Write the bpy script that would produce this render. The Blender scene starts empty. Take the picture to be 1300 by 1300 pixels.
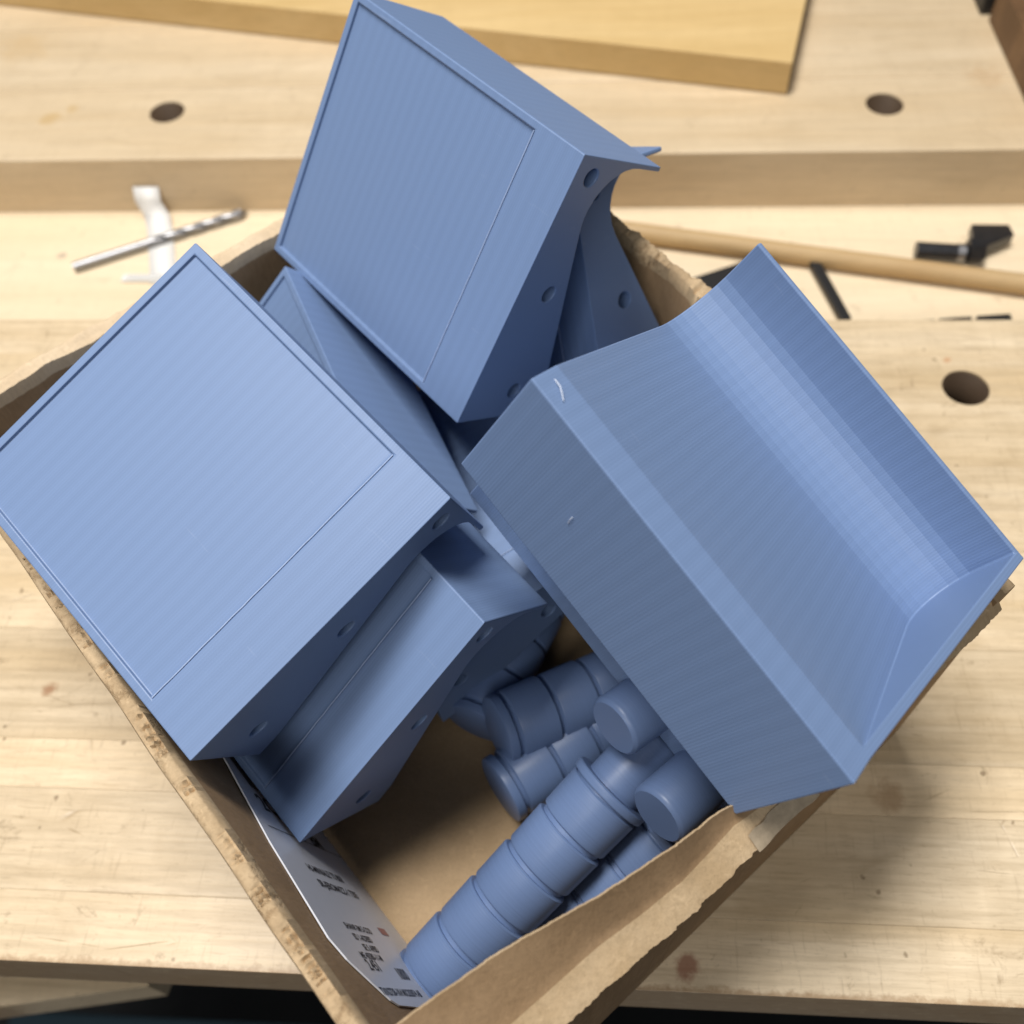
import bpy, bmesh, math, random
from mathutils import Vector, Matrix, noise

random.seed(7)
scene = bpy.context.scene
COL = scene.collection

# ------------------------------------------------------------------ camera
# unit: metre.  z = 0 is the top of the workbench, +y runs away from the viewer.
cd = bpy.data.cameras.new('camera')
cam = bpy.data.objects.new('camera', cd); COL.objects.link(cam)
M = Matrix(((0.997524, 0.013600, -0.069002), (0.049922, -0.828004, 0.558496), (-0.049536, -0.560557, -0.826633)))
Rm = Matrix((M @ Vector((1, 0, 0)), M @ Vector((0, -1, 0)), M @ Vector((0, 0, -1)))).transposed()
cam.matrix_world = Matrix.Translation((0, 0, 0.32)) @ Rm.to_4x4()
cd.sensor_width = 36.0
cd.lens = 34.56
cd.clip_start = 0.01
cd.clip_end = 50.0
cd.dof.use_dof = True
cd.dof.focus_distance = 0.245
cd.dof.aperture_fstop = 12.0
scene.camera = cam

# ------------------------------------------------------------------ world + lamps (indoor workshop, overhead lamps)
world = bpy.data.worlds.new('World'); scene.world = world
world.use_nodes = True
bg = world.node_tree.nodes['Background']
bg.inputs[0].default_value = (0.92, 0.95, 1.0, 1)
bg.inputs[1].default_value = 0.085

def area(name, loc, target, sx, sy, power, col):
    l = bpy.data.lights.new(name, 'AREA'); l.shape = 'RECTANGLE'; l.size = sx; l.size_y = sy
    l.energy = power; l.color = col
    o = bpy.data.objects.new(name, l); COL.objects.link(o)
    o.location = loc
    o.rotation_euler = (Vector(target) - Vector(loc)).to_track_quat('-Z', 'Y').to_euler()
    return o
area('ceiling_lamp_main', (-0.31, 0.33, 1.75), (-0.05, 0.16, 0.05), 1.0, 0.36, 39.0, (1.0, 0.97, 0.935))
area('ceiling_lamp_front', (-0.40, -1.10, 1.40), (0.0, 0.15, 0.05), 1.2, 0.4, 9.8, (1.0, 0.985, 0.97))

scene.view_settings.view_transform = 'Standard'
scene.view_settings.look = 'None'
scene.view_settings.exposure = 0.12
scene.view_settings.gamma = 1.0
scene.view_settings.use_curve_mapping = False

# ------------------------------------------------------------------ node helpers
def new_mat(name):
    m = bpy.data.materials.new(name); m.use_nodes = True
    nt = m.node_tree; b = nt.nodes['Principled BSDF']
    return m, nt, b
def nd(nt, typ, **kw):
    n = nt.nodes.new(typ)
    for k, v in kw.items():
        if k.startswith('i_'):
            key = k[2:]; key = int(key) if key.isdigit() else key.replace('_', ' ')
            n.inputs[key].default_value = v
        else:
            setattr(n, k, v)
    return n
def ramp(nt, fac, stops):
    r = nt.nodes.new('ShaderNodeValToRGB')
    el = r.color_ramp.elements
    while len(el) < len(stops): el.new(0.5)
    for e, (p, c) in zip(el, stops):
        e.position = p; e.color = c if len(c) == 4 else (*c, 1)
    nt.links.new(fac, r.inputs[0]); return r.outputs[0]
def mix(nt, fac, a, b, mode='MIX'):
    n = nt.nodes.new('ShaderNodeMix'); n.data_type = 'RGBA'; n.blend_type = mode
    for sock, v in ((n.inputs[0], fac), (n.inputs[6], a), (n.inputs[7], b)):
        if hasattr(v, 'is_linked'): nt.links.new(v, sock)
        elif isinstance(v, (int, float)): sock.default_value = v
        else: sock.default_value = (*v, 1) if len(v) == 3 else v
    return n.outputs[2]
def math_(nt, op, a, b=None, clamp=False):
    n = nt.nodes.new('ShaderNodeMath'); n.operation = op; n.use_clamp = clamp
    for i, v in enumerate((a, b)):
        if v is None: continue
        if hasattr(v, 'is_linked'): nt.links.new(v, n.inputs[i])
        else: n.inputs[i].default_value = v
    return n.outputs[0]
def coords(nt, scale=(1, 1, 1), rot=(0, 0, 0), loc=(0, 0, 0)):
    tc = nt.nodes.new('ShaderNodeTexCoord'); mp = nt.nodes.new('ShaderNodeMapping')
    mp.inputs['Scale'].default_value = scale; mp.inputs['Rotation'].default_value = rot; mp.inputs['Location'].default_value = loc
    nt.links.new(tc.outputs['Object'], mp.inputs[0]); return mp.outputs[0]
def noise_(nt, vec, scale, detail=3, rough=0.55, dist=0.0):
    n = nd(nt, 'ShaderNodeTexNoise', i_Scale=scale, i_Detail=detail, i_Roughness=rough, i_Distortion=dist)
    nt.links.new(vec, n.inputs['Vector']); return n.outputs[0]
def bump(nt, b, h, dist, strength=1.0):
    n = nd(nt, 'ShaderNodeBump', i_Strength=strength, i_Distance=dist)
    nt.links.new(h, n.inputs['Height']); nt.links.new(n.outputs[0], b.inputs['Normal']); return n

# ------------------------------------------------------------------ materials
def mat_pla():
    m, nt, b = new_mat('blue_printed_plastic')
    base = (0.158, 0.236, 0.408)
    # print layers are stacked along local x: fine regular lines, faint slower banding
    def wave(p, dist):
        wv = nd(nt, 'ShaderNodeTexWave', i_Scale=0.3142 / p, i_Distortion=dist, i_Detail=1.0); wv.inputs['Detail Scale'].default_value = 0.4
        nt.links.new(coords(nt), wv.inputs['Vector']); return wv.outputs[1]
    fine = wave(0.00078, 0.25)
    lay = noise_(nt, coords(nt, (1, 0.006, 0.006)), 1900, 2, 0.6)
    slow = wave(0.0041, 1.2)
    patch = noise_(nt, coords(nt), 34, 3, 0.5)
    c = mix(nt, fine, tuple(v * 0.965 for v in base), tuple(v * 1.035 for v in base))
    c = mix(nt, math_(nt, 'MULTIPLY', lay, 0.22), c, tuple(v * 1.12 for v in base))
    c = mix(nt, math_(nt, 'MULTIPLY', slow, 0.26), c, tuple(v * 0.84 for v in base))
    c = mix(nt, math_(nt, 'MULTIPLY', patch, 0.16), c, tuple(v * 0.88 for v in base))
    # scuffs and dust
    sc = noise_(nt, coords(nt, (0.12, 1, 1), (0.3, 0.2, 0.7)), 330, 3, 0.6)
    c = mix(nt, math_(nt, 'MULTIPLY', ramp(nt, sc, [(0.70, (0, 0, 0)), (0.78, (1, 1, 1))]), 0.16), c, (0.42, 0.48, 0.62))
    nt.links.new(c, b.inputs['Base Color'])
    r = math_(nt, 'ADD', math_(nt, 'MULTIPLY', patch, 0.16), 0.39)
    nt.links.new(r, b.inputs['Roughness'])
    b.inputs['Specular IOR Level'].default_value = 0.42
    h = math_(nt, 'ADD', math_(nt, 'MULTIPLY', lay, 0.7), math_(nt, 'MULTIPLY', fine, 0.35))
    bump(nt, b, h, 0.00006, 0.7)
    return m
def mat_peg():
    m, nt, b = new_mat('blue_printed_plastic_round')
    base = (0.130, 0.196, 0.358)
    lay = noise_(nt, coords(nt, (0.012, 0.012, 1)), 2400, 2, 0.6)
    c = mix(nt, lay, tuple(v * 0.9 for v in base), tuple(v * 1.1 for v in base))
    nt.links.new(c, b.inputs['Base Color'])
    b.inputs['Roughness'].default_value = 0.40
    bump(nt, b, lay, 0.00006, 0.8)
    return m
def mat_kraft(name, c0, c1, fib=0.25):
    m, nt, b = new_mat(name)
    n1 = noise_(nt, coords(nt), 60, 5, 0.65)
    n2 = noise_(nt, coords(nt, (1, 1, 0.25)), 900, 3, 0.7)
    n3 = noise_(nt, coords(nt, (1, 1, 0.15)), 260, 3, 0.6, 1.5)
    c = mix(nt, ramp(nt, n1, [(0.35, (0, 0, 0)), (0.68, (1, 1, 1))]), c0, c1)
    c = mix(nt, math_(nt, 'MULTIPLY', ramp(nt, n2, [(0.45, (0, 0, 0)), (0.75, (1, 1, 1))]), fib), c, tuple(v * 0.55 for v in c0))
    c = mix(nt, math_(nt, 'MULTIPLY', ramp(nt, n3, [(0.60, (0, 0, 0)), (0.70, (1, 1, 1))]), 0.18), c, tuple(min(1, v * 1.5) for v in c1))
    nt.links.new(c, b.inputs['Base Color'])
    if name == 'kraft_cut_edge':
        t1 = noise_(nt, coords(nt, (1, 1, 0.5)), 95, 3, 0.55, 0.6); t2 = noise_(nt, coords(nt), 620, 4, 0.7, 0.5)
        k = math_(nt, 'MULTIPLY', ramp(nt, t1, [(0.52, (0, 0, 0)), (0.60, (1, 1, 1))]), ramp(nt, t2, [(0.44, (0, 0, 0)), (0.60, (1, 1, 1))]))
        c = mix(nt, math_(nt, 'MULTIPLY', k, 0.55), c, (0.24, 0.145, 0.07))
        n2 = math_(nt, 'SUBTRACT', n2, math_(nt, 'MULTIPLY', k, 1.6))
        nt.links.new(c, b.inputs['Base Color'])
    b.inputs['Roughness'].default_value = 0.78
    b.inputs['Specular IOR Level'].default_value = 0.25
    bump(nt, b, math_(nt, 'ADD', n2, math_(nt, 'MULTIPLY', n1, 2.0)), 0.00025, 0.6)
    return m
def mat_wood(name, light, dark, rough=0.42, spots=(), scratch=0.5, contrast=1.0, worn=0.0):
    m, nt, b = new_mat(name)
    oi = nt.nodes.new('ShaderNodeObjectInfo')
    tc = nt.nodes.new('ShaderNodeTexCoord')
    # every stave gets its own stretch of grain
    off = nd(nt, 'ShaderNodeCombineXYZ')
    nt.links.new(math_(nt, 'MULTIPLY', oi.outputs['Random'], 3.0), off.inputs[0])
    nt.links.new(math_(nt, 'MULTIPLY', oi.outputs['Random'], 7.0), off.inputs[2])
    ad = nd(nt, 'ShaderNodeVectorMath', operation='ADD')
    nt.links.new(tc.outputs['Object'], ad.inputs[0]); nt.links.new(off.outputs[0], ad.inputs[1])
    def mp(s, rot=(0, 0, 0)):
        q = nt.nodes.new('ShaderNodeMapping'); q.inputs['Scale'].default_value = s; q.inputs['Rotation'].default_value = rot
        nt.links.new(ad.outputs[0], q.inputs[0]); return q.outputs[0]
    big = noise_(nt, mp((0.25, 2.2, 1)), 14, 4, 0.6, 0.6)
    grain = noise_(nt, mp((0.05, 1, 1)), 420, 4, 0.65, 0.2)
    pore = noise_(nt, mp((0.12, 1, 1)), 1500, 2, 0.6)
    flame = noise_(nt, mp((1, 0.25, 1)), 90, 2, 0.5, 0.8)
    blot = noise_(nt, mp((0.6, 1.0, 1)), 22, 5, 0.7, 0.8)
    c = mix(nt, ramp(nt, big, [(0.33, (1, 1, 1)), (0.67, (0, 0, 0))]), light, dark)
    c = mix(nt, math_(nt, 'MULTIPLY', ramp(nt, grain, [(0.42, (0, 0, 0)), (0.72, (1, 1, 1))]), 0.42 * contrast), c, tuple(v * 0.66 for v in dark))
    c = mix(nt, math_(nt, 'MULTIPLY', ramp(nt, pore, [(0.58, (0, 0, 0)), (0.75, (1, 1, 1))]), 0.25 * contrast), c, tuple(v * 0.5 for v in dark))
    c = mix(nt, math_(nt, 'MULTIPLY', ramp(nt, flame, [(0.4, (0, 0, 0)), (0.7, (1, 1, 1))]), 0.14 * contrast), c, tuple(v * 0.72 for v in dark))
    c = mix(nt, math_(nt, 'MULTIPLY', ramp(nt, blot, [(0.56, (0, 0, 0)), (0.74, (1, 1, 1))]), 0.30 * contrast), c, (dark[0] * 0.62, dark[1] * 0.56, dark[2] * 0.46))
    if worn:
        for sc_, an_, lo_, st_ in ((700, (1, 0.10, 1), 0.60, 0.22), (520, (0.10, 1, 1), 0.60, 0.25), (900, (1, 1, 1), 0.62, 0.22)):
            k_ = noise_(nt, mp(an_), sc_, 3, 0.6)
            c = mix(nt, math_(nt, 'MULTIPLY', ramp(nt, k_, [(lo_, (0, 0, 0)), (lo_ + 0.12, (1, 1, 1))]), st_ * worn), c, (0.30, 0.21, 0.12))
        grime = noise_(nt, mp((1.0, 1.0, 1)), 60, 6, 0.75, 1.2)
        c = mix(nt, math_(nt, 'MULTIPLY', ramp(nt, grime, [(0.60, (0, 0, 0)), (0.70, (1, 1, 1))]), 0.5 * worn), c, (0.22, 0.145, 0.075))
        dots = nd(nt, 'ShaderNodeTexVoronoi', i_Scale=95.0); nt.links.new(mp((1, 0.8, 1)), dots.inputs['Vector'])
        dn = noise_(nt, mp((1, 1, 1)), 300, 3, 0.6)
        dd = math_(nt, 'ADD', dots.outputs['Distance'], math_(nt, 'MULTIPLY', dn, 0.3))
        c = mix(nt, math_(nt, 'MULTIPLY', ramp(nt, dd, [(0.185, (1, 1, 1)), (0.23, (0, 0, 0))]), 0.6 * worn), c, (0.16, 0.10, 0.05))
    tint = math_(nt, 'ADD', math_(nt, 'MULTIPLY', oi.outputs['Random'], 0.20), 0.90)
    tv = nd(nt, 'ShaderNodeCombineColor')
    for i, k in enumerate((1.0, 0.995, 0.97)): nt.links.new(math_(nt, 'MULTIPLY', tint, k), tv.inputs[i])
    c = mix(nt, 1.0, c, tv.outputs[0], 'MULTIPLY')
    hs = math_(nt, 'MULTIPLY', grain, 1.0)
    if scratch:
        for k, (ang, sc) in enumerate(((0.35, 38), (-0.5, 30), (0.08, 52), (1.2, 24))):
            v = nd(nt, 'ShaderNodeTexVoronoi', feature='DISTANCE_TO_EDGE', i_Scale=sc)
            nt.links.new(mp((0.35, 1.6, 1), (0, 0, ang)), v.inputs['Vector'])
            msk = noise_(nt, mp((1, 1, 1), (0, 0, k)), 26, 3, 0.6)
            a = math_(nt, 'MULTIPLY', ramp(nt, v.outputs[0], [(0.0, (1, 1, 1)), (0.008, (0, 0, 0))]), ramp(nt, msk, [(0.58, (0, 0, 0)), (0.66, (1, 1, 1))]))
            c = mix(nt, math_(nt, 'MULTIPLY', a, scratch), c, (0.30, 0.21, 0.12))
            hs = math_(nt, 'SUBTRACT', hs, math_(nt, 'MULTIPLY', a, 1.5))
    wn = noise_(nt, tc.outputs['Object'], 130, 4, 0.65)
    for (sx, sy, sr, sc, st) in spots:
        vm = nd(nt, 'ShaderNodeVectorMath', operation='DISTANCE'); vm.inputs[1].default_value = (sx, sy, 0)
        sp = nd(nt, 'ShaderNodeVectorMath', operation='MULTIPLY'); sp.inputs[1].default_value = (1, 1, 0)
        nt.links.new(tc.outputs['Object'], sp.inputs[0]); nt.links.new(sp.outputs[0], vm.inputs[0])
        d = math_(nt, 'ADD', math_(nt, 'DIVIDE', vm.outputs['Value'], sr), math_(nt, 'MULTIPLY', math_(nt, 'SUBTRACT', wn, 0.5), 2.6))
        c = mix(nt, math_(nt, 'MULTIPLY', ramp(nt, d, [(0.35, (1, 1, 1)), (1.0, (0, 0, 0))]), st), c, sc)
    if name == 'maple_front_slab':
        sx_ = nd(nt, 'ShaderNodeSeparateXYZ'); nt.links.new(tc.outputs['Object'], sx_.inputs[0])
        ew = noise_(nt, tc.outputs['Object'], 210, 5, 0.7)
        ed = math_(nt, 'ADD', math_(nt, 'DIVIDE', math_(nt, 'SUBTRACT', sx_.outputs[1], 0.0470), 0.0022), math_(nt, 'MULTIPLY', math_(nt, 'SUBTRACT', ew, 0.5), 3.2))
        c = mix(nt, math_(nt, 'MULTIPLY', ramp(nt, ed, [(0.15, (1, 1, 1)), (0.9, (0, 0, 0))]), 0.62), c, (0.30, 0.175, 0.08))
    nt.links.new(c, b.inputs['Base Color'])
    rr = math_(nt, 'ADD', math_(nt, 'MULTIPLY', blot, 0.25), rough - 0.1)
    nt.links.new(rr, b.inputs['Roughness'])
    b.inputs['Specular IOR Level'].default_value = 0.4
    bump(nt, b, hs, 0.00025, 0.5)
    return m
def mat_plain(name, col, rough=0.5, metal=0.0, var=0.15, scale=200, bmp=0.00005, spec=0.5):
    m, nt, b = new_mat(name)
    n = noise_(nt, coords(nt), scale, 4, 0.6)
    c = mix(nt, n, tuple(v * (1 - var) for v in col), tuple(min(1, v * (1 + var)) for v in col))
    nt.links.new(c, b.inputs['Base Color'])
    b.inputs['Roughness'].default_value = rough; b.inputs['Metallic'].default_value = metal
    b.inputs['Specular IOR Level'].default_value = spec
    bump(nt, b, n, bmp, 0.5)
    return m

PLA = mat_pla(); PEG = mat_peg()
KRAFT = mat_kraft('kraft_liner', (0.30, 0.195, 0.105), (0.36, 0.24, 0.135))
KEDGE = mat_kraft('kraft_cut_edge', (0.40, 0.285, 0.165), (0.54, 0.405, 0.25), 0.35)
KBAND = mat_kraft('kraft_light_liner', (0.46, 0.33, 0.19), (0.57, 0.43, 0.27), 0.35)
KPALE = mat_kraft('kraft_pale_ply', (0.56, 0.43, 0.28), (0.64, 0.51, 0.35), 0.2)
KTORN = mat_kraft('kraft_torn_flute', (0.33, 0.225, 0.12), (0.52, 0.38, 0.22), 0.45)
KFLOOR = mat_kraft('kraft_floor', (0.36, 0.25, 0.14), (0.44, 0.31, 0.18))
stain_brown = (0.50, 0.33, 0.13); stain_red = (0.34, 0.13, 0.06)
FRONT = mat_wood('maple_front_slab', (0.76, 0.63, 0.455), (0.62, 0.475, 0.295), 0.36,
                 [(0.0335, 0.0545, 0.0045, (0.26, 0.10, 0.06), 0.75), (0.1555, 0.2975, 0.0028, (0.50, 0.22, 0.09), 0.8),
                  (-0.190, 0.1365, 0.0032, (0.30, 0.14, 0.06), 0.75), (0.10, 0.108, 0.006, (0.34, 0.20, 0.10), 0.5)], 0.6, 1.35, 1.1)
REAR = mat_wood('maple_rear_slab', (0.71, 0.58, 0.41), (0.60, 0.46, 0.29), 0.42,
                [(-0.300, 0.4785, 0.008, stain_brown, 0.55), (-0.290, 0.488, 0.005, stain_brown, 0.5), (-0.34, 0.55, 0.020, (0.55, 0.38, 0.19), 0.35),
                 (0.215, 0.505, 0.012, (0.48, 0.32, 0.17), 0.4)], 0.2, 0.75, 0.4)
TRAY = mat_wood('tray_plywood', (0.78, 0.66, 0.485), (0.70, 0.57, 0.395), 0.5, [(-0.285, 0.405, 0.003, (0.3, 0.24, 0.2), 0.6), (-0.25, 0.33, 0.004, (0.4, 0.3, 0.2), 0.5), (0.05, 0.425, 0.003, (0.4, 0.3, 0.2), 0.5)], 0.2, 0.5, 0.5)
PINE = mat_wood('pine_board', (0.66, 0.485, 0.245), (0.56, 0.385, 0.165), 0.5, [], 0.0, 0.55)
DOWEL = mat_wood('dowel_wood', (0.56, 0.40, 0.21), (0.48, 0.32, 0.155), 0.55, [], 0.0, 0.5)
OAK = mat_wood('dark_brown_wood', (0.20, 0.11, 0.05), (0.11, 0.058, 0.026), 0.5, [], 0.0, 0.8)
STEEL = mat_plain('worn_steel', (0.36, 0.36, 0.37), 0.42, 1.0, 0.35, 400)
BLACK = mat_plain('black_plastic', (0.010, 0.010, 0.011), 0.5, 0.0)
BOLT = mat_plain('black_oxide_steel', (0.075, 0.075, 0.08), 0.30, 0.8, 0.3, 300)
PAPER = mat_plain('white_paper', (0.78, 0.77, 0.74), 0.55, 0.0, 0.03)
LABEL = mat_plain('white_label', (0.68, 0.70, 0.76), 0.38, 0.0, 0.02)
INK = mat_plain('label_ink', (0.035, 0.035, 0.045), 0.6)
REDINK = mat_plain('label_red_ink', (0.45, 0.20, 0.18), 0.6)
TEAL = mat_plain('teal_painted_steel', (0.045, 0.085, 0.11), 0.4, 0.0)
ORANGE = mat_plain('orange_wood', (0.42, 0.20, 0.05), 0.6)
DARKFLOOR = mat_plain('shop_floor', (0.035, 0.037, 0.038), 0.8, 0.0, 0.4, 14)
TAPE = mat_plain('packing_tape', (0.42, 0.34, 0.24), 0.10, 0.0, 0.35, 500)
NYLON = mat_plain('clear_nylon', (0.72, 0.72, 0.70), 0.35)

# ------------------------------------------------------------------ object helpers
def obj(name, me, mat, parent=None):
    o = bpy.data.objects.new(name, me); COL.objects.link(o)
    if mat is not None and not me.materials: me.materials.append(mat)
    if parent: o.parent = parent
    return o
def thing(name, label, cat, group=None, mw=None):
    o = bpy.data.objects.new(name, None); COL.objects.link(o)
    o.empty_display_size = 0.02
    o['label'] = label; o['category'] = cat
    if group: o['group'] = group
    if mw is not None: o.matrix_world = mw
    return o
def tag(o, label, cat, group=None):
    o['label'] = label; o['category'] = cat
    if group: o['group'] = group
    return o
def from_bm(name, bm):
    bmesh.ops.recalc_face_normals(bm, faces=bm.faces[:])
    me = bpy.data.meshes.new(name); bm.to_mesh(me); bm.free(); return me
def box_me(name, x0, x1, y0, y1, z0, z1, bev=0.0004, seg=2):
    bm = bmesh.new()
    bmesh.ops.create_cube(bm, size=1)
    for v in bm.verts:
        v.co = Vector((x0 if v.co.x < 0 else x1, y0 if v.co.y < 0 else y1, z0 if v.co.z < 0 else z1))
    if bev: bmesh.ops.bevel(bm, geom=bm.edges[:], offset=bev, segments=seg, affect='EDGES', profile=0.5)
    return from_bm(name, bm)
def cyl_bm(bm, p0, p1, r0, r1, n=24):
    p0 = Vector(p0); p1 = Vector(p1); d = (p1 - p0).normalized(); q = d.to_track_quat('Z', 'Y').to_matrix()
    a = [bm.verts.new(p0 + q @ Vector((r0 * math.cos(t), r0 * math.sin(t), 0))) for t in [2 * math.pi * i / n for i in range(n)]]
    b = [bm.verts.new(p1 + q @ Vector((r1 * math.cos(t), r1 * math.sin(t), 0))) for t in [2 * math.pi * i / n for i in range(n)]]
    for i in range(n): bm.faces.new((a[i], a[(i + 1) % n], b[(i + 1) % n], b[i]))
    bm.faces.new(a[::-1]); bm.faces.new(b)
def lathe_me(name, prof, n=48, sharp=35):
    """closed profile of (radius, z) points turned round z"""
    bm = bmesh.new(); rings = []
    for r, z in prof:
        if r < 1e-7: rings.append([bm.verts.new((0, 0, z))])
        else: rings.append([bm.verts.new((r * math.cos(2 * math.pi * i / n), r * math.sin(2 * math.pi * i / n), z)) for i in range(n)])
    for a, b in zip(rings[:-1], rings[1:]):
        for i in range(n):
            j = (i + 1) % n
            if len(a) == 1 and len(b) == 1: continue
            if len(a) == 1: bm.faces.new((a[0], b[j], b[i]))
            elif len(b) == 1: bm.faces.new((a[i], a[j], b[0]))
            else: bm.faces.new((a[i], a[j], b[j], b[i]))
    me = from_bm(name, bm)
    smooth(me, sharp); return me
def smooth(me, deg):
    me.polygons.foreach_set('use_smooth', [True] * len(me.polygons))
    me.set_sharp_from_angle(angle=math.radians(deg)); me.update()
def evaluated(o):
    dg = bpy.context.evaluated_depsgraph_get(); dg.update()
    return bpy.data.meshes.new_from_object(o.evaluated_get(dg))
def prism_me(name, pts, x0, x1):
    """profile points (y, z) pushed along x"""
    bm = bmesh.new()
    a = [bm.verts.new((x0, y, z)) for y, z in pts]; b = [bm.verts.new((x1, y, z)) for y, z in pts]
    n = len(pts)
    for i in range(n): bm.faces.new((a[i], a[(i + 1) % n], b[(i + 1) % n], b[i]))
    bm.faces.new(a[::-1]); bm.faces.new(b)
    return from_bm(name, bm)
def cut(me, cutters, bevel=None, ang=35):
    o = bpy.data.objects.new('tmp', me); COL.objects.link(o); tmp = [o]
    for c in cutters:
        k = bpy.data.objects.new('tmpc', c); COL.objects.link(k); tmp.append(k)
        md = o.modifiers.new('b', 'BOOLEAN'); md.operation = 'DIFFERENCE'; md.solver = 'EXACT'; md.object = k
    if bevel:
        bv = o.modifiers.new('v', 'BEVEL'); bv.width = bevel; bv.segments = 2; bv.limit_method = 'ANGLE'; bv.angle_limit = math.radians(ang)
    res = evaluated(o)
    for k in tmp: bpy.data.objects.remove(k)
    return res

# ------------------------------------------------------------------ setting: workshop floor below the bench
fl = obj('floor', box_me('floor', -3, 3, -2.5, 3, -0.96, -0.90, 0), DARKFLOOR); fl['kind'] = 'structure'

# ------------------------------------------------------------------ workbench: staves, tray, rear slab
bench = thing('workbench', 'pale maple workbench with sunken tool tray and round dog holes', 'workbench')
X0, X1 = -0.75, 0.65
def hole_me(x, y, z0, z1, r=0.0096):
    bm = bmesh.new(); cyl_bm(bm, (x, y, z0), (x, y, z1), r, r, 48); return from_bm('dog', bm)
fr = [0.0470, 0.0680, 0.1010, 0.1183, 0.1605, 0.2010, 0.2410, 0.3000, 0.3215]
for i, (y0, y1) in enumerate(zip(fr[:-1], fr[1:])):
    me = box_me('stave', X0, X1, y0 + 0.00002, y1 - 0.00002, -0.034, random.uniform(-0.00008, 0.0), 0.00015)
    if y0 < 0.2821 < y1: me = cut(me, [hole_me(0.1602, 0.2821, -0.05, 0.02)])
    obj('stave', me, FRONT, bench)
rr = [0.4415, 0.5060, 0.5700, 0.6400, 0.7200]
for i, (y0, y1) in enumerate(zip(rr[:-1], rr[1:])):
    me = box_me('stave', X0, X1, y0 + 0.00006, y1 - 0.00006, -0.060, random.uniform(-0.00012, 0.0), 0.0008)
    if i == 0: me = cut(me, [hole_me(-0.2338, 0.4835, -0.08, 0.02, 0.0098), hole_me(0.1585, 0.4810, -0.08, 0.02, 0.0098), hole_me(-0.52, 0.4835, -0.08, 0.02, 0.0098)])
    obj('stave', me, REAR, bench)
obj('tray_floor', box_me('tray_floor', X0, X1, 0.300, 0.4425, -0.0455, -0.0345, 0), TRAY, bench)
HOLE_SHADE = mat_wood('hole_shade_wood', (0.085, 0.052, 0.028), (0.05, 0.03, 0.016), 0.7, [], 0.0, 0.6)  # near-black colour paints the shade inside the dog holes
def hole_shade(x, y, z0, r):  # added sleeve that carries the painted shade down the hole wall
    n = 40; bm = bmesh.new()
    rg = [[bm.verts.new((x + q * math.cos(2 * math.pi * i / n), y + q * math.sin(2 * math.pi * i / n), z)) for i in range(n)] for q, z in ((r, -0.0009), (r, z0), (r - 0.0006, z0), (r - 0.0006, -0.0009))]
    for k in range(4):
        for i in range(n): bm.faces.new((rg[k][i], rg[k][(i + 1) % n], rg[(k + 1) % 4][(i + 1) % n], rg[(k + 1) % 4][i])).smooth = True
    obj('dog_hole_shade', from_bm('dog_hole_shade', bm), HOLE_SHADE, bench)
hole_shade(0.1602, 0.2821, -0.0338, 0.00955)
for x_, y_ in ((-0.2338, 0.4835), (0.1585, 0.4810)): hole_shade(x_, y_, -0.0598, 0.00975)
# lower rail and leg seen under the front edge
bm = bmesh.new(); pl = [(-0.6406, -0.0219), (-0.1784, 0.0580), (-0.1584, 0.1580), (-0.70, 0.1580)]
lo_ = [bm.verts.new((x, y, -0.150)) for x, y in pl]; hi_ = [bm.verts.new((x, y, -0.125)) for x, y in pl]
for i in range(4): bm.faces.new((lo_[i], lo_[(i + 1) % 4], hi_[(i + 1) % 4], hi_[i]))
bm.faces.new(lo_[::-1]); bm.faces.new(hi_)
obj('lower_rail', from_bm('lower_rail', bm), FRONT, bench)

# dim things stored below the bench
rk = thing('tool_stand', 'dark teal steel stand in the shadow below the bench front', 'stand')
bm = bmesh.new(); cyl_bm(bm, (-0.25, 0.03, -0.30), (0.05, -0.05, -0.62), 0.016, 0.016, 20); me = from_bm('strut', bm); smooth(me, 40); obj('strut', me, TEAL, rk)
obj('top_plate', box_me('top_plate', -0.5, 0.45, -0.10, 0.10, -0.66, -0.63, 0.004), TEAL, rk)
for x in (-0.45, 0.40): obj('leg', box_me('leg', x, x + 0.03, -0.02, 0.02, -0.90, -0.66, 0.003), TEAL, rk)
tag(obj('wood_offcut', box_me('wood_offcut', -0.185, -0.150, 0.015, 0.075, -0.628, -0.42, 0.003), ORANGE), 'small orange-brown wood offcut in the dark below the bench', 'offcut')

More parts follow.
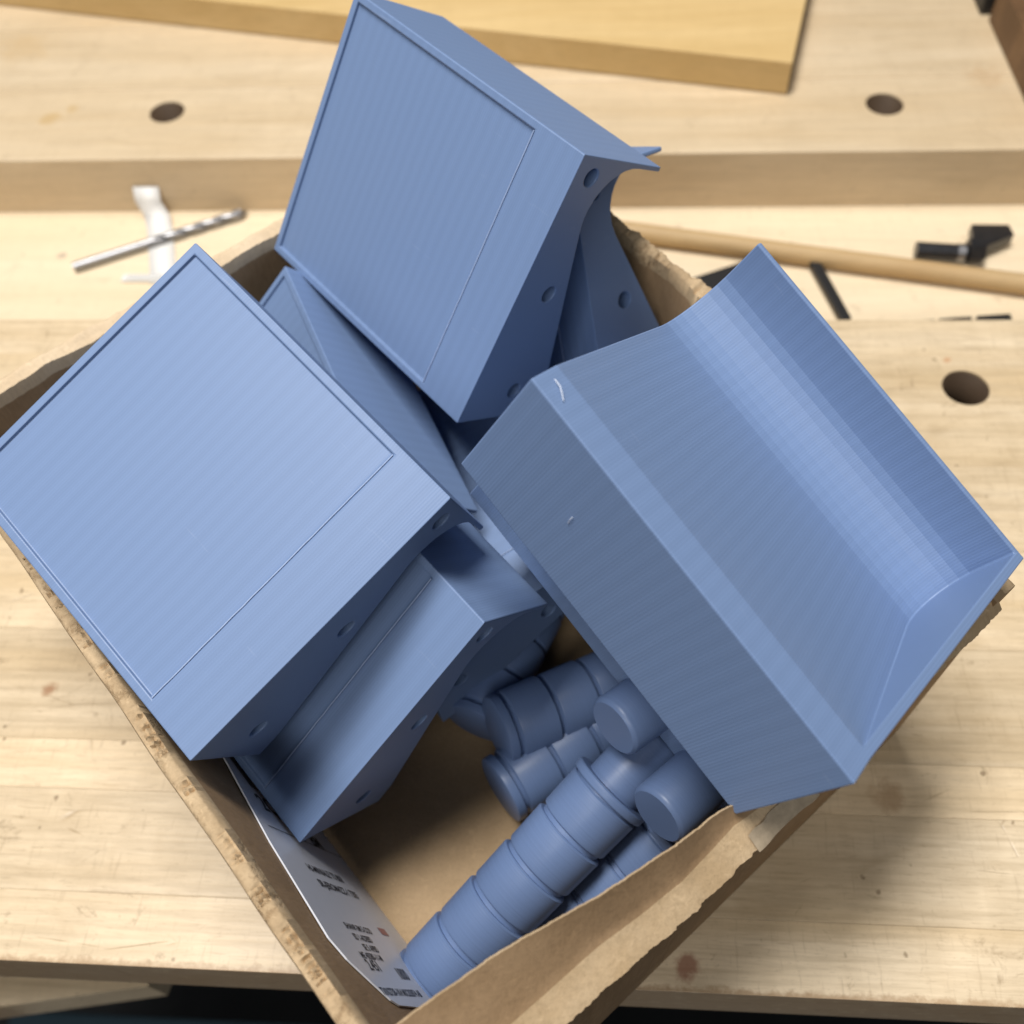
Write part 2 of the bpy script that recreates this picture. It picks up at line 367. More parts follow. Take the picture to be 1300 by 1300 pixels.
# ------------------------------------------------------------------ printed bracket
L = 0.100; H = 0.0868; T = 0.0377; B = 0.0383; W = 0.0026
ARC_C = (0.0712, 0.0272); ARC_R = 0.0140
def make_bracket_meshes():
    full = [(0, 0), (H, 0), (H, T), (0.0085, 0.0372), (0, B)]
    body = prism_me('body', full, 0, L)
    # trough cutter: sloping floor, round cove, thin upright lip
    tr = [(0.0085, 0.0372)]
    a0 = math.atan2(-0.933, -0.361); a1 = 0.0
    for i in range(10):
        a = a0 + (a1 - a0) * i / 9
        tr.append((ARC_C[0] + ARC_R * math.cos(a), ARC_C[1] + ARC_R * math.sin(a)))
    tr += [(H - 0.0015, T - 0.0004), (H - 0.0015, T + 0.02), (0.0085, T + 0.02)]
    trough = prism_me('trough', tr, -0.01, L - W)
    bm = bmesh.new(); vs = []
    for x, z in ((0.0176 - 0.0056, -0.0050), (0.0188, 0.0010), (L - 0.0024, 0.0010), (L - 0.0024, -0.0050)):
        vs.append([bm.verts.new((x, y, z)) for y in (0.0024, H - 0.0024)])
    for i in range(4): bm.faces.new((vs[i][0], vs[i][1], vs[(i + 1) % 4][1], vs[(i + 1) % 4][0]))
    bm.faces.new([v[0] for v in vs]); bm.faces.new([v[1] for v in vs][::-1])
    rec = from_bm('rec', bm)
    holes = [(0.0808, 0.0075), (0.0450, 0.0142), (0.0102, 0.0207)]
    hm = []
    for y, z in holes:
        bm = bmesh.new(); cyl_bm(bm, (-0.01, y, z), (0.032, y, z), 0.0026, 0.0026, 28); hm.append(from_bm('h', bm))
    me = cut(body, [trough, rec] + hm, 0.00042, 33)
    # split the one surface into its parts
    groups = {}
    for p in me.polygons:
        c = p.center; n = p.normal; key = 'body'
        for k, (y, z) in enumerate(holes):
            if 0.0005 < c.x < 0.033 and math.hypot(c.y - y, c.z - z) < 0.0030: key = 'screw_hole%d' % k
        if key == 'body':
            if n.z < -0.99 and 0.0005 < c.z < 0.0013 and 0.018 < c.x: key = 'recessed_panel'
            elif c.x > L - W - 1e-5 and (n.x < -0.9 or (c.x < L - 0.0006 and n.z > 0.7 and c.y > 0.009)): key = 'end_wall'
            elif n.z > 0.05 and abs(n.x) < 0.2 and 0.0090 < c.y < H - 0.0016 and c.z < T - 0.0015: key = 'trough'
            elif n.y < -0.9 and c.y > H - 0.004 and c.x < L - W: key = 'trough'
        groups.setdefault(key, []).append(p.index)
    out = {}
    for key, idx in groups.items():
        bm = bmesh.new(); vm = {}
        for i in idx:
            p = me.polygons[i]; vs = []
            for v in p.vertices:
                if v not in vm: vm[v] = bm.verts.new(me.vertices[v].co)
                vs.append(vm[v])
            try: bm.faces.new(vs)
            except ValueError: pass
        m2 = bpy.data.meshes.new(key.rstrip('0123456789')); bm.to_mesh(m2); bm.free()
        smooth(m2, 11); m2.materials.append(PLA); out[key] = m2
    return out
BR = make_bracket_meshes()
bm = bmesh.new(); pts_ = [(0.01805 + 0.00006 * nzz, 0.0026 + (H - 0.0052) * k / 24, -0.00002) for k, nzz in enumerate([random.uniform(-1, 1) for _ in range(25)])]
for a_, b_ in zip(pts_[:-1], pts_[1:]): cyl_bm(bm, a_, b_, 0.00020, 0.00020, 8)
BEAD = from_bm('seam_bead', bm); BEADM = mat_plain('pale_bead_plastic', (0.30, 0.385, 0.575), 0.35, 0.0, 0.25, 500); BEAD.materials.append(BEADM)  # thin bead in a paler blue along the recess edge
def bracket(R, t, label):
    mw = Matrix.Translation(t) @ Matrix(R).to_4x4()
    q = mw.to_quaternion(); mw = Matrix.Translation(t) @ q.to_matrix().to_4x4()
    o = thing('printed_bracket', label, 'bracket', 'blue printed brackets in the box', mw)
    for key, me in BR.items():
        obj(key.rstrip('0123456789'), me, None, o)
    obj('seam_bead', BEAD, None, o)
    return o
POSE = {
'A': ([[-0.714, 0.6904, 0.1162], [0.6737, 0.6324, 0.3824], [0.1906, 0.3513, -0.9167]], [-0.09024, 0.07634, 0.10097]),
'B': ([[-0.6894, 0.4331, 0.5806], [0.7224, 0.3517, 0.5954], [0.0536, 0.8299, -0.5554]], [-0.03758, 0.18775, 0.08962]),
'C': ([[0.6301, 0.6268, 0.4583], [-0.6625, 0.7419, -0.1038], [-0.4051, -0.2382, 0.8827]], [-0.02762, 0.13505, 0.13965]),
'F': ([[-0.698, 0.6053, 0.3827], [0.6977, 0.4543, 0.5539], [0.1614, 0.6536, -0.7394]], [-0.07545, 0.07234, 0.0493]),
'D': ([[-0.6623, -0.1607, 0.7318], [0.6123, 0.4467, 0.6523], [-0.4317, 0.8801, -0.1975]], [0.01018, 0.20406, 0.05968]),
'H': ([[-0.5876, 0.8037, 0.0934], [0.8028, 0.5935, -0.0569], [-0.1012, 0.0416, -0.994]], [-0.04706, 0.12329, 0.05558]),
'E': ([[-0.4467, 0.6522, 0.6125], [0.8932, 0.286, 0.3469], [0.0511, 0.702, -0.7103]], [-0.11134, 0.13351, 0.0325]),
'I': ([[0.6301, 0.6268, 0.4583], [-0.6625, 0.7419, -0.1038], [-0.4051, -0.2382, 0.8827]], [-0.03074, 0.15645, 0.09734]),
}
BL = {
'A': 'blue printed bracket at the left, square recessed back facing up over the box rim',
'B': 'blue printed bracket at the top, recessed back tilted up and thin lip pointing right',
'C': 'blue printed bracket at the right with its open curved trough facing up',
'F': 'blue printed bracket wedged under the left one, corner pointing down at the white label',
'D': 'blue printed bracket tucked behind the top one, only its curved holed end showing',
'H': 'blue printed bracket in deep shadow just above the dark pegs',
'E': 'blue printed bracket mostly hidden in the gap between the left and top brackets',
'I': 'blue printed bracket underneath the trough bracket, only a dark side strip showing',
}
roots = {k: bracket(R, t, BL[k]) for k, (R, t) in POSE.items()}
HAIR = mat_plain('plastic_hair', (0.62, 0.68, 0.80), 0.3)
def hair(pts, r):
    bm = bmesh.new()
    for a, b_ in zip(pts[:-1], pts[1:]): cyl_bm(bm, a, b_, r, r, 8)
    obj('plastic_hair', from_bm('plastic_hair', bm), HAIR, roots['C'])
hair([(0.0266, -0.0001, 0.0184), (0.0263, -0.0004, 0.0200), (0.02625, -0.0003, 0.0212)], 0.00011)
hair([(0.0026, 0.0050, 0.0380), (0.0045, 0.0046, 0.0384), (0.0060, 0.0036, 0.0386), (0.0073, 0.0030, 0.0383)], 0.00011)

# ------------------------------------------------------------------ printed pegs (stepped plugs)
RB, RF, RN = 0.0113, 0.0123, 0.0086
def peg_meshes():
    out = []
    c = 0.0004
    out.append(('tip_ring', lathe_me('tip_ring', [(0, 0), (RB - 0.0012, 0), (RB - 0.0004, c), (RB - 0.0002, 0.0012), (RB - 0.0002, 0.0030), (RB - 0.0008, 0.0033), (0, 0.0033)])))
    seg = []
    z = 0.0033; n = 5; sl = 0.0142
    for i in range(n):
        pr = [(0, 0), (RB - 0.0012, 0), (RB - 0.0012, 0.0013), (RB - 0.0003, 0.0017), (RB - 0.0001, 0.0021), (RB + 0.0002, sl - c), (RB - 0.0002, sl), (0, sl)]
        if i == 0: seg_me = lathe_me('segment', pr)
        seg.append((seg_me, z)); z += sl
    fl = lathe_me('flange', [(0, 0), (RB - 0.0008, 0), (RB - 0.0008, 0.0006), (RF - 0.0002, 0.0009), (RF, 0.0013), (RF, 0.0030), (RF - 0.0004, 0.0034), (0, 0.0034)])
    st = lathe_me('stem', [(0, 0), (RN, 0), (RN, 0.0186), (RN - 0.0003, 0.0194), (RN - 0.0010, 0.0200), (0, 0.0200)])
    return out[0][1], seg, (fl, z), (st, z + 0.0034)
TIP, SEG, (FLG, zf), (STM, zs) = peg_meshes()
for m_ in [TIP, SEG[0][0], FLG, STM]: m_.materials.append(PEG)
PEGLEN = zs + 0.020
def peg(label, axis, tip=None, stem_end=None, flange=None):
    d = Vector(axis).normalized()
    if tip is None: tip = Vector(stem_end) - d * PEGLEN if stem_end is not None else Vector(flange) - d * zf
    q = d.to_track_quat('Z', 'Y').to_matrix().to_4x4()
    o = thing('stepped_peg', label, 'peg', 'blue printed pegs in the box', Matrix.Translation(tip) @ q)
    obj('tip_ring', TIP, None, o)
    for me, z in SEG: s = obj('segment', me, None, o); s.location.z = z
    s = obj('flange', FLG, None, o); s.location.z = zf
    s = obj('stem', STM, None, o); s.location.z = zs
    return o
peg('long blue ribbed peg lying bright across the near corner of the box', (0.0514, 0.0481, 0.028), tip=(-0.0424, 0.0423, 0.0180))
peg('blue peg whose smooth round end sticks out just above the front peg', (-0.65, -0.56, 0.16), stem_end=(0.0094, 0.0990, 0.0725))
peg('blue peg showing its round end nearest the box rim, under the right bracket', (-0.64, -0.62, 0.17), stem_end=(0.0208, 0.0787, 0.0640))
peg('blue peg half hidden between the front peg and the right box wall', (0.0213, 0.0165, 0.012), flange=(0.0248, 0.0829, 0.0290))
peg('shaded ribbed blue peg lying below the dark bracket with its flat tip outward', (0.0392, 0.0218, -0.007), tip=(-0.0250, 0.1139, 0.0300))
peg('dark blue peg on the box floor, lowest of the pegs with its rim catching light', (0.0256, 0.0190, -0.002), tip=(-0.0237, 0.0987, 0.0190))
peg('blue peg almost lost in the dark behind the shaded ribbed peg', (0.012, 0.030, 0.0), tip=(-0.0335, 0.1215, 0.0155))

# ------------------------------------------------------------------ cardboard box
cbox = thing('cardboard_box', 'open brown cardboard box with torn rim holding blue printed parts', 'box')
def nz(u, v, s): return noise.noise(Vector((u * s, v * s, 3.1)))
def loft(name, rows, mats, close=True, torn=None):
    """rows: list of polylines with the same number of points; mats[i] material index for strip i"""
    bm = bmesh.new(); vr = [[bm.verts.new(p) for p in r] for r in rows]
    n = len(rows); cnt = n if close else n - 1
    for i in range(cnt):
        a, b = vr[i], vr[(i + 1) % n]
        for j in range(len(a) - 1):
            f = bm.faces.new((a[j], a[j + 1], b[j + 1], b[j])); f.material_index = 2 if (torn and mats[i] == 1 and 2 < i < 7 and torn[j][0] * (0.8 + 1.6 * nz(torn[j][1], i * 3.7, 420)) > 0.62) else mats[i]; f.smooth = True
    if close:
        bm.faces.new([r[0] for r in vr]); bm.faces.new([r[-1] for r in vr][::-1])
    bmesh.ops.recalc_face_normals(bm, faces=bm.faces[:])
    me = bpy.data.meshes.new(name); bm.to_mesh(me); bm.free()
    me.materials.append(KRAFT); me.materials.append(KEDGE); me.materials.append(KTORN); me.materials.append(KBAND); me.materials.append(KPALE)
    me.set_sharp_from_angle(angle=math.radians(50))
    return me
def wall(name, a_top, b_top, a_bot, b_bot, outn, th, seed, rough, pits, outer_rise=0.0, mouth=0.0, bulge=0.0, edge=1):
    """one side panel; top edge crushed and torn"""
    N = 520
    a_top, b_top, a_bot, b_bot = map(Vector, (a_top, b_top, a_bot, b_bot)); on = Vector(outn).normalized()
    Ln = (b_top - a_top).length
    rows = [[] for _ in range(11)]; torn = []
    for j in range(N + 1):
        u = j / N; s = u * Ln
        it = a_top.lerp(b_top, u) + on * (bulge * math.sin(math.pi * u)); ib = a_bot.lerp(b_bot, u)
        h = rough * (0.7 * nz(s, seed, 55) + 0.35 * nz(s, seed + 9, 160) + 0.18 * nz(s, seed + 5, 520))
        h2 = rough * (0.7 * nz(s, seed + 3, 60) + 0.35 * nz(s, seed + 7, 210) + 0.18 * nz(s, seed + 15, 700))
        fade = min(1.0, min(s, Ln - s) / 0.025); h *= fade; h2 *= fade
        wv = 0.0005 * nz(s, seed + 21, 40)
        # crushed pockets of torn flute, roughly regular
        ph = (s / 0.0172 + 0.8 * nz(s, seed + 2, 40)) % 1.0
        pit = max(0.0, 1 - abs(ph - 0.5) / (0.27 + 0.10 * nz(s, seed + 6, 60)))
        pit = pits * min(1.0, pit * 2.2) * (0.75 + 0.6 * nz(s, seed + 8, 240))
        pit = max(0.0, pit); torn.append((pit, s))
        fine = nz(s, seed + 31, 1100) + 0.6 * nz(s, seed + 35, 2600); fine2 = nz(s, seed + 33, 900) + 0.6 * nz(s, seed + 37, 2300)
        def P(k, dz):  # k across thickness 0..1
            return it + on * (th * k + wv + 0.0003 * mouth) + Vector((0, 0, dz))
        top = h - 0.0004
        rows[0].append(ib)
        rows[1].append(it.lerp(ib, 0.35) + on * wv)
        rows[2].append(it.lerp(ib, 0.05) + on * wv + Vector((0, 0, h)))
        rows[3].append(P(0.10, top - 0.0004 * (1 + fine) * (0.3 + 2 * pit)))
        rows[4].append(P(0.22 + 0.08 * fine, top + 0.0002 - 0.0026 * pit * (0.8 + 1.3 * fine2)))
        rows[5].append(P(0.40 + 0.10 * fine2, top + 0.0004 - 0.0013 * pit * (1 + 2.4 * fine)))
        rows[6].append(P(0.55, top + 0.0005 + outer_rise * 0.4 - 0.0030 * pit * (0.6 + 1.4 * fine2)))
        rows[7].append(P(0.74, h2 * 0.4 + top * 0.6 + 0.0003 + outer_rise * 0.8 - 0.0010 * pit * (1 + fine)))
        rows[8].append(P(0.92, h2 - 0.0005 + outer_rise))
        rows[9].append(P(1.0, h2 - 0.0018 + outer_rise))
        rows[10].append(Vector((ib.x, ib.y, 0.0004)) + on * th)
    return loft(name, rows, [0, 0, edge, edge, edge, edge, edge, edge, edge, 0, 0])
Nc, Rc, Fc, Lc = (-0.036, 0.017, 0.1), (0.106, 0.126, 0.1), (-0.0435, 0.3225, 0.1), (-0.190, 0.177, 0.1)
Nb, Rb, Fb, Lb = (-0.0255, 0.0295, 0.004), (0.100, 0.130, 0.004), (-0.0435, 0.313, 0.004), (-0.1795, 0.1895, 0.004)
def part(me): return obj('side_panel', me, None, cbox)
part(wall('left', Lc, Nc, Lb, Nb, (-0.70, -0.714, 0), 0.0042, 1.0, 0.0008, 0.8))
part(wall('farleft', Fc, Lc, Fb, Lb, (-0.70, 0.714, 0), 0.0056, 4.0, 0.0017, 0.05, 0.0008, 0.0, 0.0, 4))
part(wall('farright', Rc, Fc, Rb, Fb, (0.75, 0.66, 0), 0.0046, 11.0, 0.0052, 0.5, 0.0, 0.0, 0.0085))
# near right panel: outer wall, turned-out torn ply, inner liner standing up
def interp(tab, s):
    for (s0, *a), (s1, *b) in zip(tab[:-1], tab[1:]):
        if s <= s1 or (s1, *b) == tuple(tab[-1]):
            u = (s - s0) / (s1 - s0); return [x + (y - x) * u for x, y in zip(a, b)]
# along = (x+y)/sqrt2, across = (x-y)/sqrt2 ; tables: along, across, z
K = math.sqrt(0.5)
def xyz(a, c, z): return Vector(((a + c) * K, (a - c) * K, z))
TE = [(-0.02, -0.0414, 0.108), (-0.0033, -0.0394, 0.109), (0.0163, -0.0359, 0.11), (0.0387, -0.03, 0.1095), (0.0584, -0.0267, 0.107), (0.071, -0.0258, 0.103), (0.08, -0.0235, 0.0985), (0.185, -0.0172, 0.095)]
TC = [(-0.020, -0.0320, 0.097), (0.0081, -0.0277, 0.097), (0.0332, -0.0258, 0.097), (0.0427, -0.0243, 0.097), (0.0555, -0.0228, 0.097), (0.0722, -0.0235, 0.0968), (0.085, -0.0210, 0.0955), (0.185, -0.0150, 0.093)]
TT = [(-0.020, -0.0215, 0.092), (0.0267, -0.0192, 0.092), (0.0384, -0.0179, 0.092), (0.0494, -0.0167, 0.092), (0.0611, -0.0164, 0.092), (0.0686, -0.0158, 0.092), (0.0807, -0.0160, 0.092), (0.0910, -0.0152, 0.092), (0.1578, -0.0129, 0.091), (0.185, -0.0122, 0.090)]
NN = 300; rows = [[] for _ in range(12)]
for j in range(NN + 1):
    a = -0.017 + (0.1665 + 0.017) * j / NN
    e = interp(TE, a); c = interp(TC, a); t = interp(TT, a)
    k1 = 0.00022 * nz(a, 40, 260) + 0.00018 * nz(a, 41, 1500)
    saw = (a / 0.0095 + 0.9 * nz(a, 44, 60)) % 1.0
    k2 = 0.0009 * (saw - 0.5) * (0.5 + 0.9 * nz(a, 46, 45)) + 0.0007 * nz(a, 42, 110) + 0.00035 * nz(a, 43, 900)
    k3 = 0.0006 * nz(a, 48, 50)
    E_ = xyz(a, e[0] + k1, e[1] + 0.4 * k1); C_ = xyz(a, c[0] + k3, c[1]); T_ = xyz(a, t[0] + k2, t[1] + 0.0004 * nz(a, 47, 150))
    up = Vector((0, 0, 1))
    rows[0].append(E_)
    rows[1].append(E_.lerp(C_, 0.82)); rows[2].append(C_.lerp(T_, 0.10) + up * 0.0004)
    rows[3].append(C_.lerp(T_, 0.55) + up * (0.0004 + 0.0003 * nz(a, 49, 200)))
    rows[4].append(T_)
    rows[5].append(T_ - up * 0.0011 + xyz(0, -0.0006 + 0.0004 * nz(a, 52, 700), 0))
    rows[6].append(xyz(a, t[0] - 0.0016 + 0.6 * k2, t[1] - 0.0030))
    rows[7].append(xyz(a, -0.0214 + 0.0055 * max(0, min(1, (a - 0.02) / 0.15)), 0.0004))
    rows[8].append(xyz(a, -0.0258 + 0.0055 * max(0, min(1, (a - 0.02) / 0.15)), 0.0004))
    rows[9].append(xyz(a, c[0] - 0.0030, c[1] - 0.012))
    rows[10].append(E_ + xyz(0, -0.0002, -0.0030) + (C_ - E_) * 0.30)
    rows[11].append(E_ + xyz(0, -0.0005, -0.0006))
part(loft('nearright', rows, [0, 0, 3, 3, 1, 1, 0, 0, 0, 0, 3, 3]))
# bottom panel
bm = bmesh.new()
lo = [bm.verts.new((p[0], p[1], 0.0006)) for p in (Nb, Rb, Fb, Lb)]; hi = [bm.verts.new((p[0], p[1], 0.0042)) for p in (Nb, Rb, Fb, Lb)]
for i in range(4): bm.faces.new((lo[i], lo[(i + 1) % 4], hi[(i + 1) % 4], hi[i]))
bm.faces.new(lo[::-1]); bm.faces.new(hi)
obj('bottom_panel', from_bm('bottom_panel', bm), KFLOOR, cbox)
# strip of clear packing tape along the torn edge near the right bracket
bm = bmesh.new(); r0 = []; r1 = []
for j in range(25):
    a = 0.0735 + 0.020 * j / 24
    t = interp(TT, a); 
    r0.append(bm.verts.new(xyz(a, t[0] - 0.0032 + 0.0006 * nz(a, 60, 300), t[1] + 0.0032))); r1.append(bm.verts.new(xyz(a, t[0] + 0.0008 + 0.0008 * nz(a, 61, 200), t[1] + 0.0003 + 0.0006 * nz(a, 62, 260))))
for j in range(24): bm.faces.new((r0[j], r0[j + 1], r1[j + 1], r1[j])).smooth = True
obj('tape_strip', from_bm('tape', bm), TAPE, cbox)

# shipping label on the inside of the left panel
wN = Vector(Nc); wL = Vector(Lc); wNb = Vector(Nb); wLb = Vector(Lb)
ulen = (wL - wN).length
inn = ((wL - wN).cross(wNb - wN)).normalized()
if inn.dot(Vector((1, 1, 0))) < 0: inn = -inn
def on_wall(u, z, off=0.0006):
    s = u / ulen; k = (0.1 - z) / 0.096
    return wN.lerp(wL, s).lerp(wNb.lerp(wLb, s), k) + inn * off
lab_o = [(0.0320, 0.0825), (0.0628, 0.0737), (0.0938, 0.0600), (0.150, 0.0400), (0.150, 0.0045), (0.014, 0.0045), (0.0127, 0.036), (0.0135, 0.0640), (0.0150, 0.0680), (0.0198, 0.0735), (0.0260, 0.0800)]
bm = bmesh.new()
fr_ = [bm.verts.new(on_wall(u, z, 0.0007)) for u, z in lab_o]; bk_ = [bm.verts.new(on_wall(u, z, 0.0003)) for u, z in lab_o]
bm.faces.new(fr_)
for i in range(len(fr_)): bm.faces.new((fr_[i], fr_[(i + 1) % len(fr_)], bk_[(i + 1) % len(fr_)], bk_[i]))
label_o = obj('shipping_label', from_bm('shipping_label', bm), LABEL, cbox)
# print: rows run down the wall
down = (wNb - wN).normalized(); along = (wL - wN).normalized()
slope = math.atan2(0.0235, 0.120)
def text_me(s, size):
    cu = bpy.data.curves.new('t', 'FONT'); cu.body = s; cu.size = size; cu.offset = size * 0.02
    o = bpy.data.objects.new('t', cu); COL.objects.link(o); me = evaluated(o); bpy.data.objects.remove(o); return me
def put_text(s, size, u, z, mat=None, flip=True):
    me = text_me(s, size)
    xa = down; ya = -along
    R = Matrix((xa, ya, xa.cross(ya))).transposed()
    if R.col[2].dot(inn) < 0:
        ya = along; R = Matrix((xa, ya, xa.cross(ya))).transposed()
    me.transform(Matrix.Translation(on_wall(u, z, 0.00082)) @ R.to_4x4())
    return obj('printed_text', me, mat or INK, label_o)
put_text('TXN2738-1K4 MX203874 AB', 0.0030, 0.0163, 0.0715)
put_text('2.451', 0.0046, 0.0236, 0.0668); put_text('1800', 0.0050, 0.0218, 0.0440)
put_text('ME 405B0-11-M', 0.0028, 0.0271, 0.0665)
put_text('SE 5 APBD', 0.0028, 0.0300, 0.0585)
put_text('SD 1-ADEBD', 0.0028, 0.0332, 0.0605)
put_text('SHANP-3M 5-COD', 0.0028, 0.0366, 0.0612)
put_text('SR-JEROM4ZZ-1 7205', 0.0036, 0.0508, 0.0560)
put_text('HI-MINIALE TS 800', 0.0036, 0.0562, 0.0560)
put_text('2QE', 0.0090, 0.0775, 0.0565); put_text('BM', 0.0070, 0.0700, 0.0300)
def ink_bar(u0, u1, z0, z1, mat=INK):
    bm = bmesh.new()
    q = [bm.verts.new(on_wall(u, z, 0.00082)) for u, z in ((u0, z0), (u1, z0), (u1, z1), (u0, z1))]; bm.faces.new(q)
    return bm
bm = ink_bar(0.0697, 0.0700, 0.0650, 0.006); obj('printed_rule', from_bm('printed_rule', bm), INK, label_o)
z = 0.0575
while z > 0.02:
    wd = random.choice((0.0005, 0.0009, 0.0014)); bm = ink_bar(0.0865, 0.1300, z - 0.004, z - wd - 0.004); obj('barcode_bar', from_bm('barcode_bar', bm), INK, label_o); z -= wd + random.choice((0.0006, 0.001))
bm = ink_bar(0.0375, 0.0400, 0.028, 0.021); obj('printed_mark', from_bm('printed_mark', bm), REDINK, label_o)

# ------------------------------------------------------------------ things in the tray and on the rear slab
zt = -0.0345
# twist drill
def drill():
    p0 = Vector((-0.2735, 0.3925, zt + 0.0029)); p1 = Vector((-0.1868, 0.4372, zt + 0.0029)); d = p1 - p0; Ln = d.length
    o = thing('drill_bit', 'twist drill bit with silver shank lying in the tool tray', 'drill bit', None, Matrix.Translation(p0) @ d.to_track_quat('Z', 'Y').to_matrix().to_4x4())
    bm = bmesh.new(); cyl_bm(bm, (0, 0, 0), (0, 0, Ln * 0.42), 0.0025, 0.0025, 24); me = from_bm('shank', bm); smooth(me, 40); obj('shank', me, STEEL, o)
    bm = bmesh.new(); n = 28; prev = None
    for k in range(121):
        z = Ln * 0.42 + Ln * 0.58 * k / 120; tw = 2 * math.pi * 2.6 * k / 120; tp = 1.0 if k < 112 else (120 - k) / 8 * 0.95 + 0.05
        ring = []
        for i in range(n):
            t = 2 * math.pi * i / n; r = 0.0027 * tp * (1 - 0.58 * max(0, math.cos(2 * t)) ** 1.5)
            ring.append(bm.verts.new((r * math.cos(t + tw), r * math.sin(t + tw), z)))
        if prev:
            for i in range(n): bm.faces.new((prev[i], prev[(i + 1) % n], ring[(i + 1) % n], ring[i]))
        prev = ring
    bm.faces.new(prev)
    me = from_bm('flute', bm); smooth(me, 50); obj('flute', me, BOLT if False else STEEL, o)
drill()
# paper strip bent up against the back of the tray
bm = bmesh.new(); path = [(0.3820, zt + 0.0006, -0.2220), (0.405, zt + 0.0007, -0.2287), (0.424, zt + 0.0010, -0.2345), (0.4345, zt + 0.0030, -0.2382), (0.4390, zt + 0.0090, -0.2425), (0.4404, zt + 0.0175, -0.2411)]
r0 = [bm.verts.new((x - 0.0073, y, z)) for y, z, x in path]; r1 = [bm.verts.new((x + 0.0073, y, z)) for y, z, x in path]
for i in range(len(path) - 1): bm.faces.new((r0[i], r1[i], r1[i + 1], r0[i + 1])).smooth = True
q0 = [bm.verts.new(v.co - Vector((0, -0.0002, 0.0004))) for v in r0]; q1 = [bm.verts.new(v.co - Vector((0, -0.0002, 0.0004))) for v in r1]
for i in range(len(path) - 1):
    bm.faces.new((q0[i], q0[i + 1], q1[i + 1], q1[i])); bm.faces.new((r0[i], r0[i + 1], q0[i + 1], q0[i])); bm.faces.new((r1[i], q1[i], q1[i + 1], r1[i + 1]))
bm.faces.new((r0[0], q0[0], q1[0], r1[0])); bm.faces.new((r0[-1], r1[-1], q1[-1], q0[-1]))
tag(obj('paper_strip', from_bm('paper_strip', bm), PAPER), 'strip of white paper under the drill bit, bent up the tray side', 'paper strip')
# ridged nylon tie
o = thing('cable_tie', 'short ridged clear cable tie lying below the paper strip', 'cable tie')
obj('strap', box_me('strap', -0.2455, -0.185, 0.3835, 0.3885, zt + 0.0004, zt + 0.0014, 0.0002), NYLON, o)
rid = box_me('ridge', -0.0005, 0.0005, 0.3839, 0.3881, zt + 0.0014, zt + 0.0022, 0)
for k in range(28):
    r_ = obj('ridge', rid, NYLON, o); r_.location.x = -0.2420 + k * 0.0020
# dowel
bm = bmesh.new(); cyl_bm(bm, (-0.06, 0.4335, zt + 0.0052), (0.42, 0.3325, zt + 0.0052), 0.0050, 0.0050, 32); me = from_bm('dowel_rod', bm); smooth(me, 40)
tag(obj('dowel_rod', me, DOWEL), 'long round wooden dowel lying slantwise in the tray', 'dowel')
# black sheet, thin bar, black tool edge
def slab_poly(name, pts, z0, z1, mat):
    bm = bmesh.new(); a = [bm.verts.new((x, y, z0)) for x, y in pts]; b = [bm.verts.new((x, y, z1)) for x, y in pts]; n = len(pts)
    for i in range(n): bm.faces.new((a[i], a[(i + 1) % n], b[(i + 1) % n], b[i]))
    bm.faces.new(a[::-1]); bm.faces.new(b)
    bmesh.ops.bevel(bm, geom=bm.edges[:], offset=0.0003, segments=2, affect='EDGES', profile=0.5)
    return obj(name, from_bm(name, bm), mat)
tag(slab_poly('black_plate', [(0.046, 0.3790), (0.096, 0.4020), (0.098, 0.345), (0.050, 0.340)], zt + 0.0004, zt + 0.0026, BLACK), 'flat black plate in the tray partly under the dowel', 'plate')
tag(slab_poly('black_bar', [(0.1125, 0.4005), (0.1178, 0.4010), (0.1300, 0.3520), (0.1255, 0.3505)], zt + 0.0028, zt + 0.0056, BLACK), 'thin straight black bar crossing under the dowel', 'bar')
cb = thing('black_comb', 'low black comb lying behind the front slab edge by the bolt', 'comb')
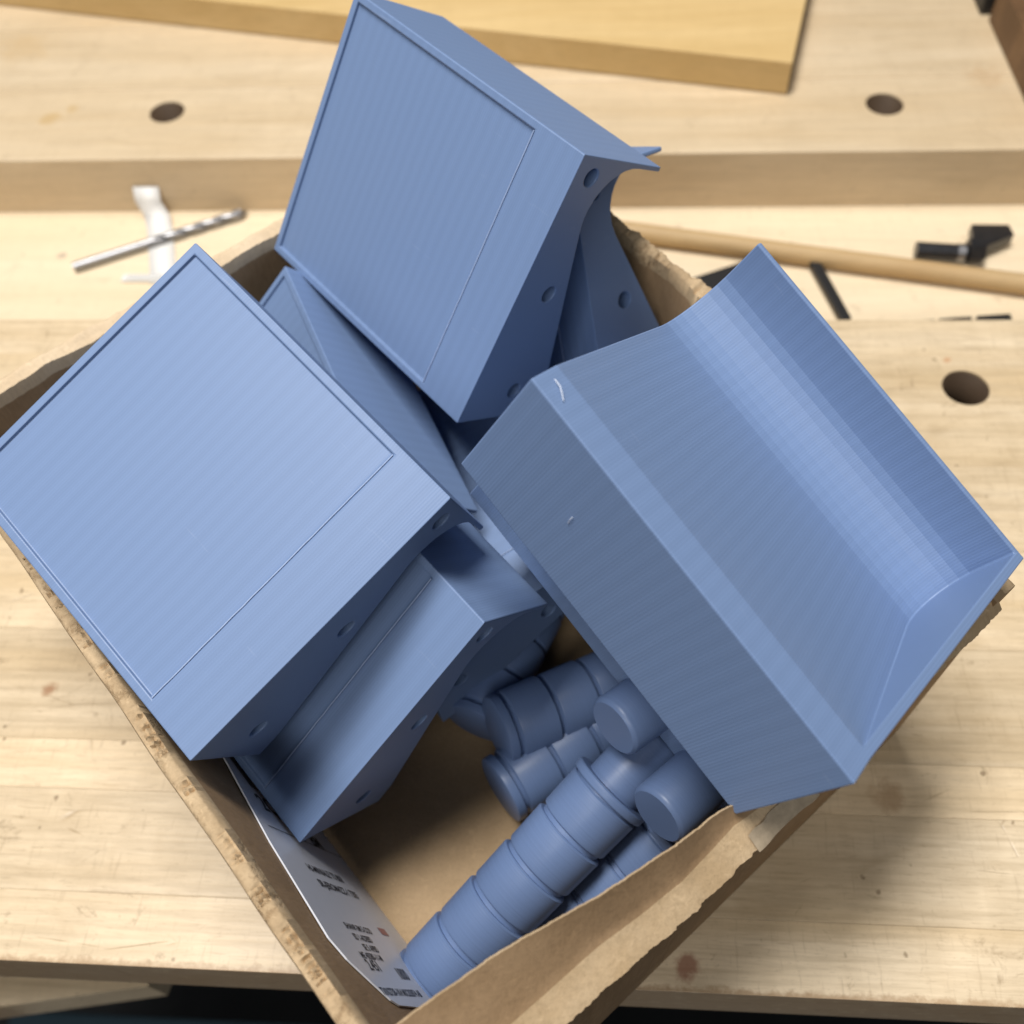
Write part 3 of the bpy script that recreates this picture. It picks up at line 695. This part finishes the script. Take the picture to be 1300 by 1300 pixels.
for k, (x0, x1) in enumerate(((0.155, 0.170), (0.172, 0.1875), (0.190, 0.206))):
    p = slab_poly('tooth_block', [(x0, 0.335), (x1, 0.335), (x1, 0.3535 + 0.0015 * k), (x0, 0.3520 + 0.0015 * k)], zt + 0.0004, zt + 0.0032 + 0.0004 * k, BLACK); p.parent = cb
p = slab_poly('spine', [(0.150, 0.328), (0.212, 0.328), (0.212, 0.3345), (0.150, 0.3345)], zt + 0.0004, zt + 0.004, BLACK); p.parent = cb
# hex bolt with cap
bo = thing('hex_bolt', 'black steel bolt with angular head beside the dowel', 'bolt')
bm = bmesh.new(); cyl_bm(bm, (0.1690, 0.4010, zt + 0.0046), (0.1930, 0.3985, zt + 0.0046), 0.0043, 0.0043, 28); me = from_bm('shank', bm); smooth(me, 40); obj('shank', me, BOLT, bo)
bm = bmesh.new(); cyl_bm(bm, (0.1888, 0.3990, zt + 0.0046), (0.1925, 0.3986, zt + 0.0046), 0.0046, 0.0046, 28); me = from_bm('collar', bm); smooth(me, 40); obj('collar', me, STEEL, bo)
bm = bmesh.new(); cyl_bm(bm, (0.1935, 0.3982, zt + 0.0066), (0.2010, 0.3982, zt + 0.0066), 0.0064, 0.0064, 6); bmesh.ops.bevel(bm, geom=bm.edges[:], offset=0.0004, segments=2, affect='EDGES'); obj('head', from_bm('head', bm), BOLT, bo)
p = slab_poly('wing', [(0.1965, 0.4015), (0.2020, 0.3990), (0.2180, 0.4080), (0.2170, 0.4155), (0.1985, 0.4160)], zt + 0.0030, zt + 0.0085, BOLT); p.parent = bo
# pine board on the rear slab
bd = thing('pine_board', 'yellow pine board lying on the rear slab at the top', 'board')
p = slab_poly('plank', [(0.1080, 0.4905), (-0.55, 0.6400), (-0.52, 0.7800), (0.140, 0.6300)], 0.0006, 0.0185, PINE); p.parent = bd
bk = thing('wooden_block', 'dark brown wooden block at the top right corner of the bench', 'block')
p = slab_poly('block_body', [(0.2285, 0.5590), (0.2310, 0.4550), (0.3200, 0.4560), (0.3190, 0.5600)], 0.0006, 0.022, OAK); p.parent = bk
p = slab_poly('black_foot', [(0.2250, 0.5650), (0.2420, 0.5650), (0.2420, 0.5850), (0.2250, 0.5850)], 0.0006, 0.010, BLACK); p.parent = bk
